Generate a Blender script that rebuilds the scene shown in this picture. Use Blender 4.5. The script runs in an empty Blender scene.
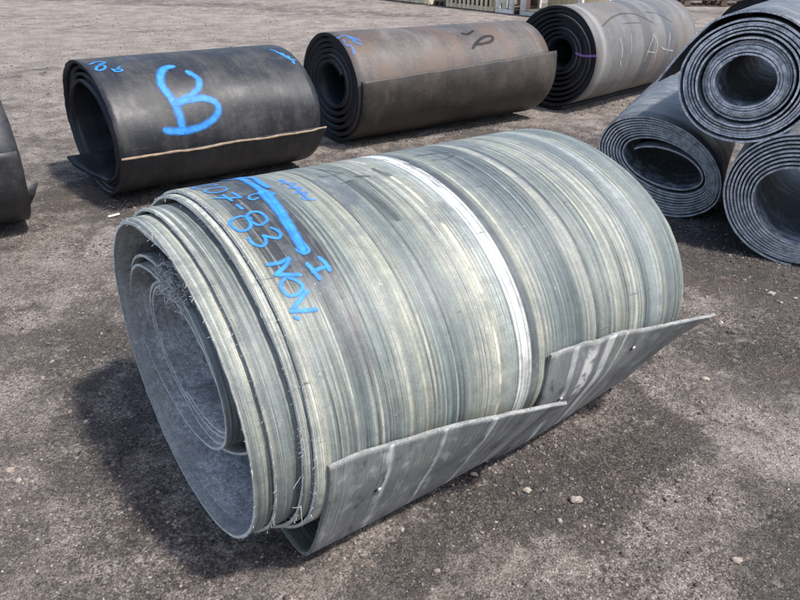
import bpy, math, random
import numpy as np
from mathutils import Vector, Matrix
random.seed(7)
rng = np.random.default_rng(11)
R = math.radians
scene = bpy.context.scene
C = scene.collection

# ------------------------------------------------------------------ camera
cd = bpy.data.cameras.new("camera")
cam = bpy.data.objects.new("camera", cd)
C.objects.link(cam)
cd.sensor_fit = 'HORIZONTAL'
cd.sensor_width = 36.0
cd.lens = 36.0 * 682.5 / 800.0
cd.clip_start = 0.05
cd.clip_end = 2000
PITCH, ROLL = 0.487, 0.016
cam.matrix_world = Matrix.Translation((0, 0, 1.6)) @ Matrix.Rotation(math.pi / 2 - PITCH, 4, 'X') @ Matrix.Rotation(ROLL, 4, 'Z')
scene.camera = cam

# ------------------------------------------------------------------ light
SUN_EL = R(59)
SUN_DIR = Vector((1.0, -0.58, 0)).normalized() * math.cos(SUN_EL) + Vector((0, 0, math.sin(SUN_EL)))
world = bpy.data.worlds.new("World")
scene.world = world
world.use_nodes = True
wt = world.node_tree
bg = wt.nodes['Background']
sky = wt.nodes.new('ShaderNodeTexSky')
sky.sky_type = 'NISHITA'
sky.sun_disc = False
sky.sun_elevation = SUN_EL
sky.sun_rotation = math.atan2(SUN_DIR.x, SUN_DIR.y)
sky.air_density = 1.0
sky.dust_density = 2.5
sky.ozone_density = 1.0
wt.links.new(sky.outputs[0], bg.inputs[0])
bg.inputs[1].default_value = 0.15
sl = bpy.data.lights.new("sun", 'SUN')
sl.energy = 3.6
sl.angle = R(4.0)
sl.color = (1.0, 0.955, 0.89)
sun = bpy.data.objects.new("sun", sl)
sun.rotation_euler = SUN_DIR.to_track_quat('Z', 'Y').to_euler()
C.objects.link(sun)
scene.view_settings.view_transform = 'Standard'
scene.view_settings.look = 'None'
scene.view_settings.exposure = 0.58
scene.view_settings.gamma = 1.0
scene.cycles.max_bounces = 6

# ------------------------------------------------------------------ tagging
def tag(o, label=None, cat=None, group=None, kind=None):
    if label: o['label'] = label
    if cat: o['category'] = cat
    if group: o['group'] = group
    if kind: o['kind'] = kind
    return o

def empty(name, loc, label, cat, group=None):
    o = bpy.data.objects.new(name, None)
    o.empty_display_size = 0.1
    o.location = loc
    C.objects.link(o)
    return tag(o, label, cat, group)

def link(name, me, parent=None):
    o = bpy.data.objects.new(name, me)
    C.objects.link(o)
    if parent:
        o.parent = parent
        o.matrix_parent_inverse = Matrix.Translation(-Vector(parent.location)) if parent.parent is None else Matrix.Identity(4)
        if parent.parent is not None:
            o.matrix_parent_inverse = parent.matrix_parent_inverse.copy() if False else Matrix.Translation(-Vector(parent.parent.location)) @ Matrix.Translation(Vector(parent.parent.location))
    return o

def mesh_np(name, V, F, mats, midx=None, uvs=None, smooth=True, attrs=None):
    """V (n,3), F (m,k) constant k; uvs: {layer: (m*k,2)}"""
    V = np.asarray(V, np.float32); F = np.asarray(F, np.int32)
    me = bpy.data.meshes.new(name)
    m, k = F.shape
    me.vertices.add(len(V)); me.vertices.foreach_set('co', V.ravel())
    me.loops.add(m * k); me.loops.foreach_set('vertex_index', F.ravel())
    me.polygons.add(m)
    me.polygons.foreach_set('loop_start', np.arange(0, m * k, k, dtype=np.int32))
    for mt in (mats if isinstance(mats, (list, tuple)) else [mats]): me.materials.append(mt)
    if midx is not None: me.polygons.foreach_set('material_index', np.asarray(midx, np.int32))
    me.polygons.foreach_set('use_smooth', np.full(m, smooth) if np.isscalar(smooth) else np.asarray(smooth, bool))
    if uvs:
        for n, a in uvs.items():
            l = me.uv_layers.new(name=n); l.data.foreach_set('uv', np.asarray(a, np.float32).ravel())
    if attrs:
        for n, a in attrs.items():
            at = me.attributes.new(n, 'FLOAT', 'POINT'); at.data.foreach_set('value', np.asarray(a, np.float32))
    me.update(calc_edges=True)
    me.validate()
    return me

# ------------------------------------------------------------------ smooth value noise for geometry
_tab = np.random.default_rng(5).random((256, 256))
def vnoise(x, y):
    x = np.asarray(x, float); y = np.asarray(y, float)
    xi = np.floor(x).astype(int); yi = np.floor(y).astype(int)
    fx = x - xi; fy = y - yi
    fx = fx * fx * (3 - 2 * fx); fy = fy * fy * (3 - 2 * fy)
    a = _tab[xi & 255, yi & 255]; b = _tab[(xi + 1) & 255, yi & 255]
    c = _tab[xi & 255, (yi + 1) & 255]; d = _tab[(xi + 1) & 255, (yi + 1) & 255]
    return (a * (1 - fx) + b * fx) * (1 - fy) + (c * (1 - fx) + d * fx) * fy - 0.5
def fbm(x, y, o=4):
    s = 0; a = 1
    for i in range(o):
        s = s + a * vnoise(x * 2 ** i + 17.3 * i, y * 2 ** i + 5.1 * i); a *= 0.5
    return s

# ------------------------------------------------------------------ node helper
class NT:
    def __init__(s, name):
        s.m = bpy.data.materials.new(name); s.m.use_nodes = True
        s.t = s.m.node_tree; s.n = s.t.nodes; s.n.clear()
        s.out = s.n.new('ShaderNodeOutputMaterial'); s.b = s.n.new('ShaderNodeBsdfPrincipled')
        s.t.links.new(s.b.outputs[0], s.out.inputs[0])
    def L(s, a, b): s.t.links.new(a, b)
    def put(s, inp, v):
        if isinstance(v, (int, float)): inp.default_value = v
        elif isinstance(v, (tuple, list)):
            inp.default_value = tuple(v) + ((1,) if len(v) == 3 and inp.type == 'RGBA' else ())
        else: s.L(v, inp)
    def uv(s, name='UVMap'):
        n = s.n.new('ShaderNodeUVMap'); n.uv_map = name; x = s.n.new('ShaderNodeSeparateXYZ'); s.L(n.outputs[0], x.inputs[0]); return x.outputs[0], x.outputs[1]
    def obj(s):
        return s.n.new('ShaderNodeTexCoord').outputs['Object']
    def pos(s):
        return s.n.new('ShaderNodeNewGeometry').outputs['Position']
    def attr(s, name):
        n = s.n.new('ShaderNodeAttribute'); n.attribute_name = name; return n.outputs['Fac']
    def M(s, op, a, b=0.0, c=0.0, clamp=False):
        n = s.n.new('ShaderNodeMath'); n.operation = op; n.use_clamp = clamp
        s.put(n.inputs[0], a); s.put(n.inputs[1], b)
        if op in ('MULTIPLY_ADD', 'SMOOTH_MIN', 'COMPARE'): s.put(n.inputs[2], c)
        return n.outputs[0]
    def xyz(s, x, y, z=0.0):
        n = s.n.new('ShaderNodeCombineXYZ'); s.put(n.inputs[0], x); s.put(n.inputs[1], y); s.put(n.inputs[2], z); return n.outputs[0]
    def noise(s, v, scale=1.0, det=3.0, rough=0.55, dist=0.0, color=False):
        n = s.n.new('ShaderNodeTexNoise'); s.L(v, n.inputs['Vector']); n.inputs['Scale'].default_value = scale
        n.inputs['Detail'].default_value = det; n.inputs['Roughness'].default_value = rough; n.inputs['Distortion'].default_value = dist
        return n.outputs['Color' if color else 'Fac']
    def voro(s, v, scale, feat='F1', out='Distance'):
        n = s.n.new('ShaderNodeTexVoronoi'); n.feature = feat; s.L(v, n.inputs['Vector']); n.inputs['Scale'].default_value = scale; return n.outputs[out]
    def step(s, v, lo, hi, a=0.0, b=1.0):
        n = s.n.new('ShaderNodeMapRange'); n.interpolation_type = 'SMOOTHSTEP'
        s.put(n.inputs[0], v); n.inputs[1].default_value = lo; n.inputs[2].default_value = hi; n.inputs[3].default_value = a; n.inputs[4].default_value = b
        return n.outputs[0]
    def mix(s, f, a, b, mode='MIX'):
        n = s.n.new('ShaderNodeMix'); n.data_type = 'RGBA'; n.blend_type = mode
        s.put(n.inputs[0], f); s.put(n.inputs[6], a); s.put(n.inputs[7], b); return n.outputs[2]
    def ramp(s, f, stops, interp='LINEAR'):
        n = s.n.new('ShaderNodeValToRGB'); e = n.color_ramp.elements; n.color_ramp.interpolation = interp
        while len(e) < len(stops): e.new(0.5)
        for i, (p, c) in enumerate(stops): e[i].position = p; e[i].color = (*c, 1)
        s.put(n.inputs[0], f); return n.outputs[0]
    def bump(s, h, strength=0.5, dist=0.002, prev=None):
        n = s.n.new('ShaderNodeBump'); n.inputs['Strength'].default_value = strength; n.inputs['Distance'].default_value = dist
        s.L(h, n.inputs['Height'])
        if prev is not None: s.L(prev, n.inputs['Normal'])
        return n.outputs[0]
    def done(s, col, rough=0.7, nrm=None, spec=0.5, metal=0.0):
        s.put(s.b.inputs['Base Color'], col); s.put(s.b.inputs['Roughness'], rough)
        s.b.inputs['Specular IOR Level'].default_value = spec; s.b.inputs['Metallic'].default_value = metal
        if nrm is not None: s.L(nrm, s.b.inputs['Normal'])
        return s.m

# ------------------------------------------------------------------ materials
def mat_big(name, flap=False):
    t = NT(name); u, v = t.uv(); tt, _ = t.uv('wrap'); P_ = t.pos()
    wob = t.noise(t.xyz(t.M('MULTIPLY', u, 0.5), t.M('MULTIPLY', v, 5)), 1, 3)
    vv = t.M('ADD', v, t.M('MULTIPLY', t.M('SUBTRACT', wob, 0.5), 0.035))
    f = t.M('DIVIDE', t.M('ADD', vv, 0.6), 1.7)
    def p(x): return (x + 0.6) / 1.7
    bl = (0.108, 0.133, 0.134); bd = (0.070, 0.088, 0.093); gr = (0.170, 0.190, 0.168); ye = (0.235, 0.242, 0.198); cr = (0.29, 0.297, 0.258); pale = (0.25, 0.28, 0.272)
    col = t.ramp(f, [(p(-.55), (.42, .42, .37)), (p(-.53), gr), (p(-.50), (.42, .42, .36)), (p(-.455), bl), (p(-.41), (.45, .45, .39)), (p(-.375), ye), (p(-.33), gr), (p(-.25), bl), (p(-.16), gr), (p(-.08), ye), (p(0.0), bl),
                     (p(.08), gr), (p(.13), cr), (p(.17), ye), (p(.225), pale), (p(.30), bd), (p(.325), ye), (p(.36), cr), (p(.39), bl), (p(.50), bd), (p(.545), cr), (p(.56), bd), (p(.585), gr),
                     (p(.68), ye), (p(.76), cr), (p(.80), bl), (p(.87), pale), (p(.90), ye), (p(.925), bl), (p(1.0), gr)])
    # longitudinal streaks of several widths
    n0 = t.noise(t.xyz(t.M('MULTIPLY', u, 0.25), t.M('MULTIPLY', v, 22)), 1, 4, 0.6)
    n1 = t.noise(t.xyz(t.M('MULTIPLY', u, 0.9), t.M('MULTIPLY', v, 95)), 1, 4, 0.62)
    n2 = t.noise(t.xyz(t.M('MULTIPLY', u, 2.2), t.M('MULTIPLY', v, 340)), 1, 3, 0.6)
    col = t.mix(t.step(n0, 0.48, 0.62, 0, .72), col, bl)
    col = t.mix(t.step(n0, 0.46, 0.36, 0, .55), col, cr)
    pm = t.noise(t.xyz(t.M('MULTIPLY', u, 1.1), t.M('MULTIPLY', v, 6), 7.7), 1, 3)
    sg = t.M('MULTIPLY', t.step(n1, 0.32, 0.68, 0.55, 1.45), t.step(n2, 0.32, 0.68, 0.68, 1.34))
    sg = t.M('ADD', t.M('MULTIPLY', t.M('SUBTRACT', sg, 1.0), t.step(pm, .35, .6, .35, 1.15)), 1.0)
    col = t.mix(1.0, col, t.xyz(sg, sg, sg), 'MULTIPLY')
    # thin deep scratches running with the belt
    sc = t.noise(t.xyz(t.M('MULTIPLY', u, 0.6), t.M('MULTIPLY', v, 160), 3.7), 1, 2, 0.5)
    scm = t.step(sc, 0.66, 0.70)
    col = t.mix(t.M('MULTIPLY', scm, 0.65), col, (0.05, 0.06, 0.065))
    sc2 = t.step(t.noise(t.xyz(t.M('MULTIPLY', u, 0.8), t.M('MULTIPLY', v, 130), 9.7), 1, 2, 0.5), 0.67, 0.71)
    col = t.mix(t.M('MULTIPLY', sc2, 0.6), col, (0.5, 0.5, 0.46))
    # white scuffed band
    def band(c, w, soft=0.006):
        d = t.M('ABSOLUTE', t.M('SUBTRACT', t.M('ADD', v, t.M('MULTIPLY', t.M('SUBTRACT', n1, .5), .006)), c)); return t.step(d, w + soft, w)
    lines = t.noise(t.xyz(t.M('MULTIPLY', u, 0.3), t.M('MULTIPLY', v, 120), 1.3), 1, 2)
    wb = t.M('MULTIPLY', t.M('MAXIMUM', t.M('MAXIMUM', band(.2425, .0032, .003), band(.2620, .0095, .003)), band(.2820, .0035, .003)), t.step(lines, 0.40, 0.52, 0.55, 1))
    col = t.mix(t.M('MULTIPLY', band(.262, .022, .003), .45), col, (.30, .31, .30))
    col = t.mix(wb, col, (0.66, 0.67, 0.64))
    col = t.mix(t.M('MULTIPLY', band(.291, .004, .004), 0.8), col, (0.05, 0.055, 0.06))
    col = t.mix(t.M('MULTIPLY', band(.165, .003, .003), t.step(t.noise(t.xyz(t.M('MULTIPLY', u, 9), 2.0), 1, 3), .4, .55)), col, (0.55, 0.53, 0.45))
    def seam(c, w, am, colr, k=0.0):
        wv = t.M('MULTIPLY', t.M('SUBTRACT', t.noise(t.xyz(t.M('MULTIPLY', u, .8), c * 9.0 + 3), 1, 2), .5), .012)
        d = t.M('ABSOLUTE', t.M('SUBTRACT', t.M('ADD', v, wv), c)); brk = t.step(t.noise(t.xyz(t.M('MULTIPLY', u, 1.6), c * 5.0 + 1), 1, 4), .38, .5, k, 1)
        return t.M('MULTIPLY', t.step(d, w * 1.6, w * .6, 0, am), brk)
    seams = seam(.566, .0058, .9, None, .8)
    for c_, w_, k_ in ((.30, .0055, .6), (.02, .003, .2), (-.065, .0025, .1), (.415, .002, .1), (-.235, .0028, .2), (.70, .002, 0), (.80, .003, .3), (-.345, .002, 0), (.12, .002, .1)):
        seams = t.M('MAXIMUM', seams, seam(c_, w_, .8, None, k_))
    col = t.mix(seams, col, (0.045, 0.052, 0.058))
    # cleaned dark area under the writing
    e1 = t.noise(t.xyz(t.M('MULTIPLY', u, 3.2), t.M('MULTIPLY', v, 60)), 1, 4)
    vb = t.M('ADD', v, t.M('MULTIPLY', t.M('SUBTRACT', e1, .5), .10))
    tb = t.M('ADD', tt, t.M('MULTIPLY', t.M('SUBTRACT', e1, .5), .05))
    low = t.M('MULTIPLY', t.step(vb, -.372, -.345), t.step(vb, -.185, -.215))
    tm = t.M('MULTIPLY', t.step(tb, .66, .70), t.step(tb, .885, .85))
    dk = t.M('MULTIPLY', t.M('MULTIPLY', low, tm), t.step(n1, 0.7, 0.55, 0.35, 0.95))
    vi = t.M('MULTIPLY', t.step(vb, -.30, -.28), t.step(vb, -.20, -.23))
    dk2 = t.M('MULTIPLY', t.M('MULTIPLY', vi, t.M('MULTIPLY', t.step(tb, .80, .84), t.step(tb, .98, .90))), .7)
    if not flap:
        col = t.mix(t.M('MAXIMUM', dk, dk2), col, (0.028, 0.029, 0.036))
        # dark scuffs on the shoulder
        s3 = t.noise(t.xyz(t.M('MULTIPLY', u, 3), t.M('MULTIPLY', v, 16), 5.5), 1, 4)
        up = t.M('MULTIPLY', t.step(tt, .95, .80), t.step(tt, .6, .7))
        col = t.mix(t.M('MULTIPLY', t.step(s3, .58, .66, 0, .75), up), col, (0.09, 0.105, 0.12))
    # dust and wear blotches
    bl_ = t.noise(t.xyz(t.M('MULTIPLY', u, 4), t.M('MULTIPLY', v, 9), 2.2), 1, 6, 0.65)
    col = t.mix(t.step(bl_, 0.50, 0.70, 0, 0.35), col, (0.29, 0.305, 0.285))
    mo = t.noise(P_, 9, 6, .7); col = t.mix(t.step(mo, .52, .40, 0, .4), col, (0.12, 0.14, 0.15)); mo2 = t.noise(P_, 34, 5, .7); mm = t.step(mo2, .3, .7, .88, 1.12); xc = t.step(t.noise(t.xyz(t.M('MULTIPLY', u, 70), t.M('MULTIPLY', v, 9), 6.1), 1, 3, .6), .68, .74, 0, .7); col = t.mix(xc, col, (0.05, 0.06, 0.065)); xc2 = t.step(t.noise(t.xyz(t.M('MULTIPLY', u, 40), t.M('MULTIPLY', v, 30), 2.1), 1, 5, .7), .66, .72, 0, .6); col = t.mix(xc2, col, (0.42, 0.42, 0.38)); col = t.mix(1.0, col, t.xyz(mm, mm, mm), 'MULTIPLY')
    fine = t.noise(t.pos(), 260, 4, 0.7)
    fm = t.step(fine, 0.25, 0.75, 0.78, 1.2)
    col = t.mix(1.0, col, t.xyz(fm, fm, fm), 'MULTIPLY')
    if flap:
        sc4 = t.noise(t.xyz(t.M('MULTIPLY', u, 10), t.M('MULTIPLY', v, 17)), 1, 6, 0.7)
        col = t.mix(0.62, col, (0.185, 0.19, 0.20))
        col = t.mix(t.step(sc4, 0.52, 0.68, 0, .7), col, (0.42, 0.43, 0.42))
        col = t.mix(t.step(sc4, 0.46, 0.32, 0, .85), col, (0.055, 0.06, 0.066))
        for c, w in ((.455, .010), (.60, .014), (-.21, .006), (.66, .004), (-.05, .004), (.11, .005)):
            d = t.M('ABSOLUTE', t.M('SUBTRACT', t.M('ADD', v, t.M('ADD', t.M('MULTIPLY', t.M('SUBTRACT', n1, .5), .02), t.M('MULTIPLY', t.M('SUBTRACT', sc4, .5), .03))), c))
            col = t.mix(t.M('MULTIPLY', t.step(d, w + .006, w - .003, 0, .8), t.step(t.noise(P_, 9, 4), .35, .6, .3, 1)), col, (0.62, 0.63, 0.62))
        pt = t.M('MULTIPLY', t.M('MULTIPLY', t.step(vv, .50, .515), t.step(vv, .56, .545)), t.step(t.noise(P_, 32, 4, .7), .40, .50))
        pt = t.M('MULTIPLY', pt, t.step(t.M('ABSOLUTE', t.M('SUBTRACT', tt, .035)), .032, .018))
        col = t.mix(pt, col, (0.58, 0.58, 0.56))
    h = t.M('ADD', t.M('MULTIPLY', n0, 1.2), t.M('ADD', t.M('MULTIPLY', n1, 0.9), t.M('MULTIPLY', n2, 0.45)))
    nb = t.bump(h, 0.7, 0.0032)
    nb = t.bump(t.M('SUBTRACT', t.M('MULTIPLY', fine, .6), scm), 0.55, 0.0012, nb)
    rgh = t.step(n0, .3, .7, .42, .60)
    return t.done(col, rgh, nb, 0.5)

def mat_inner(name):
    t = NT(name); u, v = t.uv(); P = t.pos()
    a = t.noise(P, 7, 5, .6); b = t.noise(P, 120, 4, .75); st = t.noise(t.xyz(t.M('MULTIPLY', u, 1.2), t.M('MULTIPLY', v, 30)), 1, 3)
    col = t.mix(t.step(a, .35, .65), (0.46, 0.45, 0.445), (0.70, 0.69, 0.68))
    col = t.mix(t.step(st, .5, .64, 0, .45), col, (0.24, 0.24, 0.245))
    b2 = t.noise(P, 48, 5, .8); col = t.mix(t.step(b2, .50, .40, 0, .55), col, (0.20, 0.20, 0.21))
    w = t.M('MULTIPLY', t.step(t.M('ADD', t.M('MULTIPLY', b, .5), t.M('MULTIPLY', b2, .5)), .52, .58), t.step(a, .38, .52, .3, 1))
    col = t.mix(w, col, (0.88, 0.88, 0.90))
    col = t.mix(t.step(b, .42, .3, 0, .5), col, (0.12, 0.125, 0.14))
    d = t.step(t.M('SUBTRACT', v, t.M('MULTIPLY', a, .05)), -.555, -.50, .55, 0)
    col = t.mix(d, col, (0.34, 0.345, 0.33))
    return t.done(col, .9, t.bump(t.M('ADD', b, t.M('ADD', b2, t.M('MULTIPLY', a, 3.0))), 1.0, .010), .25)

def mat_edge(name, base, light, amt=.6):
    t = NT(name); P = t.pos(); b = t.noise(P, 180, 4, .7); a = t.noise(P, 22, 4, .6)
    col = t.mix(t.step(t.M('ADD', t.M('MULTIPLY', b, .6), t.M('MULTIPLY', a, .4)), .42, .58, 0, amt), base, light)
    return t.done(col, .85, t.bump(b, .8, .003), .3)

def mat_rubber(name, base, dust, dust_amt=.5, scale=1.0, streak=20, rough=(.38, .6), tint=None, darkline=True, band=None, across=False):
    """dark conveyor rubber: dust clouds, smears that run with the belt, fine grain"""
    t = NT(name); u, v = t.uv(); tt, _ = t.uv('wrap'); P = t.pos()
    a = t.noise(t.xyz(t.M('MULTIPLY', u, 2.2 * scale), t.M('MULTIPLY', v, 3.0 * scale)), 1, 6, .62, .4)
    b = t.noise(P, 90, 4, .7)
    s = t.noise(t.xyz(t.M('MULTIPLY', u, 1.3), t.M('MULTIPLY', v, streak)), 1, 4, .6)
    c = t.noise(t.xyz(t.M('MULTIPLY', u, 5.0 * scale), t.M('MULTIPLY', v, 2.0 * scale), 4.0), 1, 5, .65)
    col = t.mix(t.step(a, .42, .70, 0, dust_amt), base, dust)
    col = t.mix(t.step(c, .52, .70, 0, dust_amt * .7), col, dust)
    m = t.M('MULTIPLY', t.step(s, .3, .7, .75, 1.25), t.step(b, .3, .7, .82, 1.18))
    col = t.mix(1.0, col, t.xyz(m, m, m), 'MULTIPLY')
    sp = t.noise(P, 34, 6, .75); col = t.mix(t.step(sp, .54, .66, 0, dust_amt), col, dust)
    scr = t.step(t.noise(t.xyz(t.M('MULTIPLY', u, 45), t.M('MULTIPLY', v, 4), 3.0), 1, 4, .65), .62, .70, 0, dust_amt); col = t.mix(scr, col, dust)
    scr2 = t.step(t.noise(t.xyz(t.M('MULTIPLY', u, 5), t.M('MULTIPLY', v, 55), 13.0), 1, 4, .65), .62, .68, 0, dust_amt * .8); col = t.mix(scr2, col, dust)
    if tint:
        tn = t.noise(t.xyz(t.M('MULTIPLY', u, 1.4), t.M('MULTIPLY', v, 1.7), 8.0), 1, 4, .6)
        col = t.mix(t.step(tn, .45, .62, 0, .6), col, tint)
    if darkline:
        dl = t.step(t.noise(t.xyz(t.M('MULTIPLY', u, .5), t.M('MULTIPLY', v, streak * 2.2), 6.0), 1, 2), .66, .70, 0, .5)
        col = t.mix(dl, col, tuple(x * .5 for x in base))
    if band:
        for (lo, hi, colr, am) in band:
            w = t.M('ADD', v, t.M('MULTIPLY', t.M('SUBTRACT', a, .5), .15))
            col = t.mix(t.M('MULTIPLY', t.step(w, lo, lo + .05), t.step(w, hi + .05, hi, 0, am)), col, colr)
    nb = t.bump(t.M('ADD', t.M('MULTIPLY', a, 1.5), t.M('ADD', t.M('MULTIPLY', s, .5), t.M('MULTIPLY', b, .35))), .55, .004)
    return t.done(col, t.step(a, .35, .7, rough[0], rough[1]), nb, .5)

def mat_paint(name, colr, cover=.5, soft=.5):
    t = NT(name); u, v = t.uv(); P = t.pos()
    n = t.noise(P, 160, 4, .75); n2 = t.noise(P, 28, 3)
    cen = t.M('SUBTRACT', 1.0, t.M('ABSOLUTE', t.M('MULTIPLY_ADD', v, 2.0, -1.0)))
    g = t.M('ADD', t.M('MULTIPLY', t.M('SUBTRACT', n, .5), 1.0), t.M('MULTIPLY', t.M('SUBTRACT', n2, .5), .25))
    al = t.M('ADD', t.M('DIVIDE', cen, soft), t.M('MULTIPLY', g, t.step(cen, 0, .35)))
    al = t.step(al, .02, 1.25, 0, cover)
    m = t.step(n2, .3, .7, .8, 1.15)
    col = t.mix(1.0, colr, t.xyz(m, m, m), 'MULTIPLY')
    al = t.M('MULTIPLY', al, t.step(t.noise(P, 300, 3, .7), .30, .50, .72, 1))
    t.done(col, .55, None, .3)
    tr = t.n.new('ShaderNodeBsdfTransparent'); mx = t.n.new('ShaderNodeMixShader')
    t.L(al, mx.inputs[0]); t.L(tr.outputs[0], mx.inputs[1]); t.L(t.b.outputs[0], mx.inputs[2]); t.L(mx.outputs[0], t.out.inputs[0])
    return t.m

def mat_plain(name, c1, c2, scale=12, rough=.8, bump=.4, bd=.003, metal=0):
    t = NT(name); P = t.pos(); a = t.noise(P, scale, 5, .65); b = t.noise(P, scale * 9, 3, .7)
    col = t.mix(t.step(a, .35, .65), c1, c2)
    m = t.step(b, .3, .7, .8, 1.2); col = t.mix(1.0, col, t.xyz(m, m, m), 'MULTIPLY')
    return t.done(col, rough, t.bump(t.M('ADD', a, b), bump, bd), .4, metal)

def mat_wood(name, c1, c2):
    t = NT(name); P = t.obj()
    oi = t.n.new('ShaderNodeObjectInfo').outputs['Random']
    a = t.noise(P, 30, 4, .6); b = t.noise(P, 4, 4, .6)
    col = t.mix(t.step(b, .35, .65), c1, c2)
    m = t.M('MULTIPLY', t.step(a, .3, .7, .8, 1.2), t.M('MULTIPLY_ADD', oi, .4, .8)); col = t.mix(1.0, col, t.xyz(m, m, m), 'MULTIPLY')
    return t.done(col, .85, t.bump(a, .4, .004), .3)

def mat_ground():
    t = NT("dirt_ground"); P = t.pos(); dk = t.attr('damp_shade')
    big = t.noise(P, .9, 5, .6); med = t.noise(P, 5.5, 6, .68, .3); sm = t.noise(P, 38, 5, .7); fi = t.noise(P, 190, 4, .75)
    # sheet of pale dust over dark cinder
    k = t.M('ADD', t.M('MULTIPLY', t.M('SUBTRACT', big, .5), 1.0), t.M('ADD', t.M('MULTIPLY', t.M('SUBTRACT', med, .5), 2.0), t.M('MULTIPLY', t.M('SUBTRACT', sm, .5), 1.7)))
    k = t.M('ADD', k, dk)
    mask = t.step(k, -.16, .25)
    hue = t.noise(P, 2.3, 4, .6)
    pale = t.mix(t.step(hue, .4, .62), (0.275, 0.238, 0.212), (0.380, 0.335, 0.300))
    pale = t.mix(t.step(t.noise(P, 9, 5, .7), .54, .7, 0, .6), pale, (0.52, 0.45, 0.395))
    pale = t.mix(t.step(sm, .48, .33, 0, .6), pale, (0.16, 0.13, 0.12))
    dark = t.mix(t.step(med, .4, .6), (0.082, 0.076, 0.073), (0.132, 0.117, 0.107))
    dark = t.mix(t.step(hue, .52, .66, 0, .6), dark, (0.165, 0.128, 0.106))
    col = t.mix(mask, pale, dark)
    m = t.M('MULTIPLY', t.step(fi, .25, .75, .55, 1.5), t.step(sm, .3, .7, .75, 1.25))
    col = t.mix(1.0, col, t.xyz(m, m, m), 'MULTIPLY')
    g1 = t.n.new('ShaderNodeSeparateColor'); t.L(t.voro(P, 105, out='Color'), g1.inputs[0]); g1d = t.voro(P, 105)
    g2 = t.noise(P, 95, 4, .75)
    gv = t.noise(P, 1.7, 3, .6)
    gm = t.M('MULTIPLY', t.M('MULTIPLY', t.step(g1.outputs[0], 0, 1, .78, 1.24), t.step(g1d, .65, .25, .80, 1.06)), t.step(g2, .3, .7, .72, 1.28))
    gm = t.M('ADD', t.M('MULTIPLY', t.M('SUBTRACT', gm, 1.0), t.step(gv, .35, .62, .35, 1.3)), 1.0)
    col = t.mix(1.0, col, t.xyz(gm, gm, gm), 'MULTIPLY')
    # grit: pale and dark specks
    vd = t.voro(P, 150); vc = t.voro(P, 150, out='Color')
    sep = t.n.new('ShaderNodeSeparateColor'); t.L(vc, sep.inputs[0])
    pick = t.M('MULTIPLY', t.step(sep.outputs[0], .90, .93), t.step(vd, .42, .30))
    col = t.mix(t.M('MULTIPLY', pick, .75), col, (0.46, 0.42, 0.38))
    pk2 = t.M('MULTIPLY', t.step(sep.outputs[1], .82, .86), t.step(vd, .5, .35))
    col = t.mix(t.M('MULTIPLY', pk2, .6), col, (0.035, 0.03, 0.03))
    vd2 = t.voro(P, 55)
    h = t.M('ADD', t.M('MULTIPLY', sm, 1.3), t.M('ADD', t.M('MULTIPLY', fi, .6), t.M('ADD', t.M('MULTIPLY', pick, .5), t.M('ADD', t.M('MULTIPLY', vd2, -.35), t.M('ADD', t.M('MULTIPLY', g2, .9), t.M('MULTIPLY', g1d, -.5))))))
    nb = t.bump(h, 1.0, .014)
    nb = t.bump(med, .6, .03, nb)
    return t.done(col, .93, nb, .2)

def mat_stone(name, base):
    t = NT(name); P = t.pos(); r = t.attr('tone')
    a = t.noise(P, 130, 4, .7)
    col = t.ramp(r, [(0.0, (0.05, .048, .05)), (.35, (.12, .10, .095)), (.62, (.24, .20, .18)), (.85, (.36, .31, .27)), (1, (.52, .49, .45))])
    m = t.step(a, .3, .7, .75, 1.25); col = t.mix(1.0, col, t.xyz(m, m, m), 'MULTIPLY')
    return t.done(col, .9, t.bump(a, .5, .002), .2)

M_big = mat_big("worn_grey_belt"); M_flap = mat_big("scuffed_grey_belt", True)
M_inner = mat_inner("dusty_belt_inside")
M_edge = mat_edge("cut_belt_edge", (0.55, 0.55, 0.51), (0.90, 0.90, 0.85), .9)
M_fedge = mat_edge("scuffed_flap_edge", (0.17, 0.175, 0.18), (0.36, 0.36, 0.35), .7)
M_blk = mat_rubber("black_rubber", (0.017, 0.0185, 0.023), (0.10, 0.095, 0.090), .34, 1.6, 18, (.46, .66))
M_blki = mat_rubber("black_rubber_inside", (0.020, 0.024, 0.030), (0.055, 0.062, 0.07), .5)
M_brn = mat_rubber("brown_dusty_rubber", (0.070, 0.060, 0.056), (0.155, 0.140, 0.135), .6, 1.0, 5, (.52, .72), (0.12, 0.074, 0.050))
M_brnf = mat_rubber("dark_brown_rubber", (0.030, 0.026, 0.024), (0.080, 0.064, 0.053), .55, 1.3, 6, (.5, .7))
M_gry = mat_rubber("grey_dusty_rubber", (0.105, 0.105, 0.108), (0.18, 0.176, 0.174), .6, .9, 5, (.5, .7), (0.14, 0.12, 0.10),
                   band=[(.10, .18, (.27, .26, .25), .6), (.95, 1.15, (.055, .06, .07), .6), (1.45, 1.6, (.06, .065, .08), .6)])
M_blu = mat_rubber("blue_black_rubber", (0.070, 0.080, 0.094), (0.25, 0.26, 0.27), .6, 1.5, 25, (.42, .62))
M_blui = mat_rubber("blue_black_rubber_inside", (0.05, 0.06, 0.08), (0.34, 0.36, 0.40), .9, 3.5, 12, (.6, .8))
M_eblk = mat_edge("black_cut_edge", (0.018, 0.018, 0.022), (0.035, 0.035, 0.042))
M_eblu = mat_edge("rimlit_grey_blue_edge", (0.23, 0.25, 0.27), (0.66, 0.68, 0.70), .85)  # lower stack rolls: light caught on the rims is painted into this colour
M_eblul = mat_edge("rimlit_pale_edge", (0.27, 0.295, 0.33), (0.88, 0.90, 0.93), .9)  # top roll: brighter still, rim highlights painted into the edge colour
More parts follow.
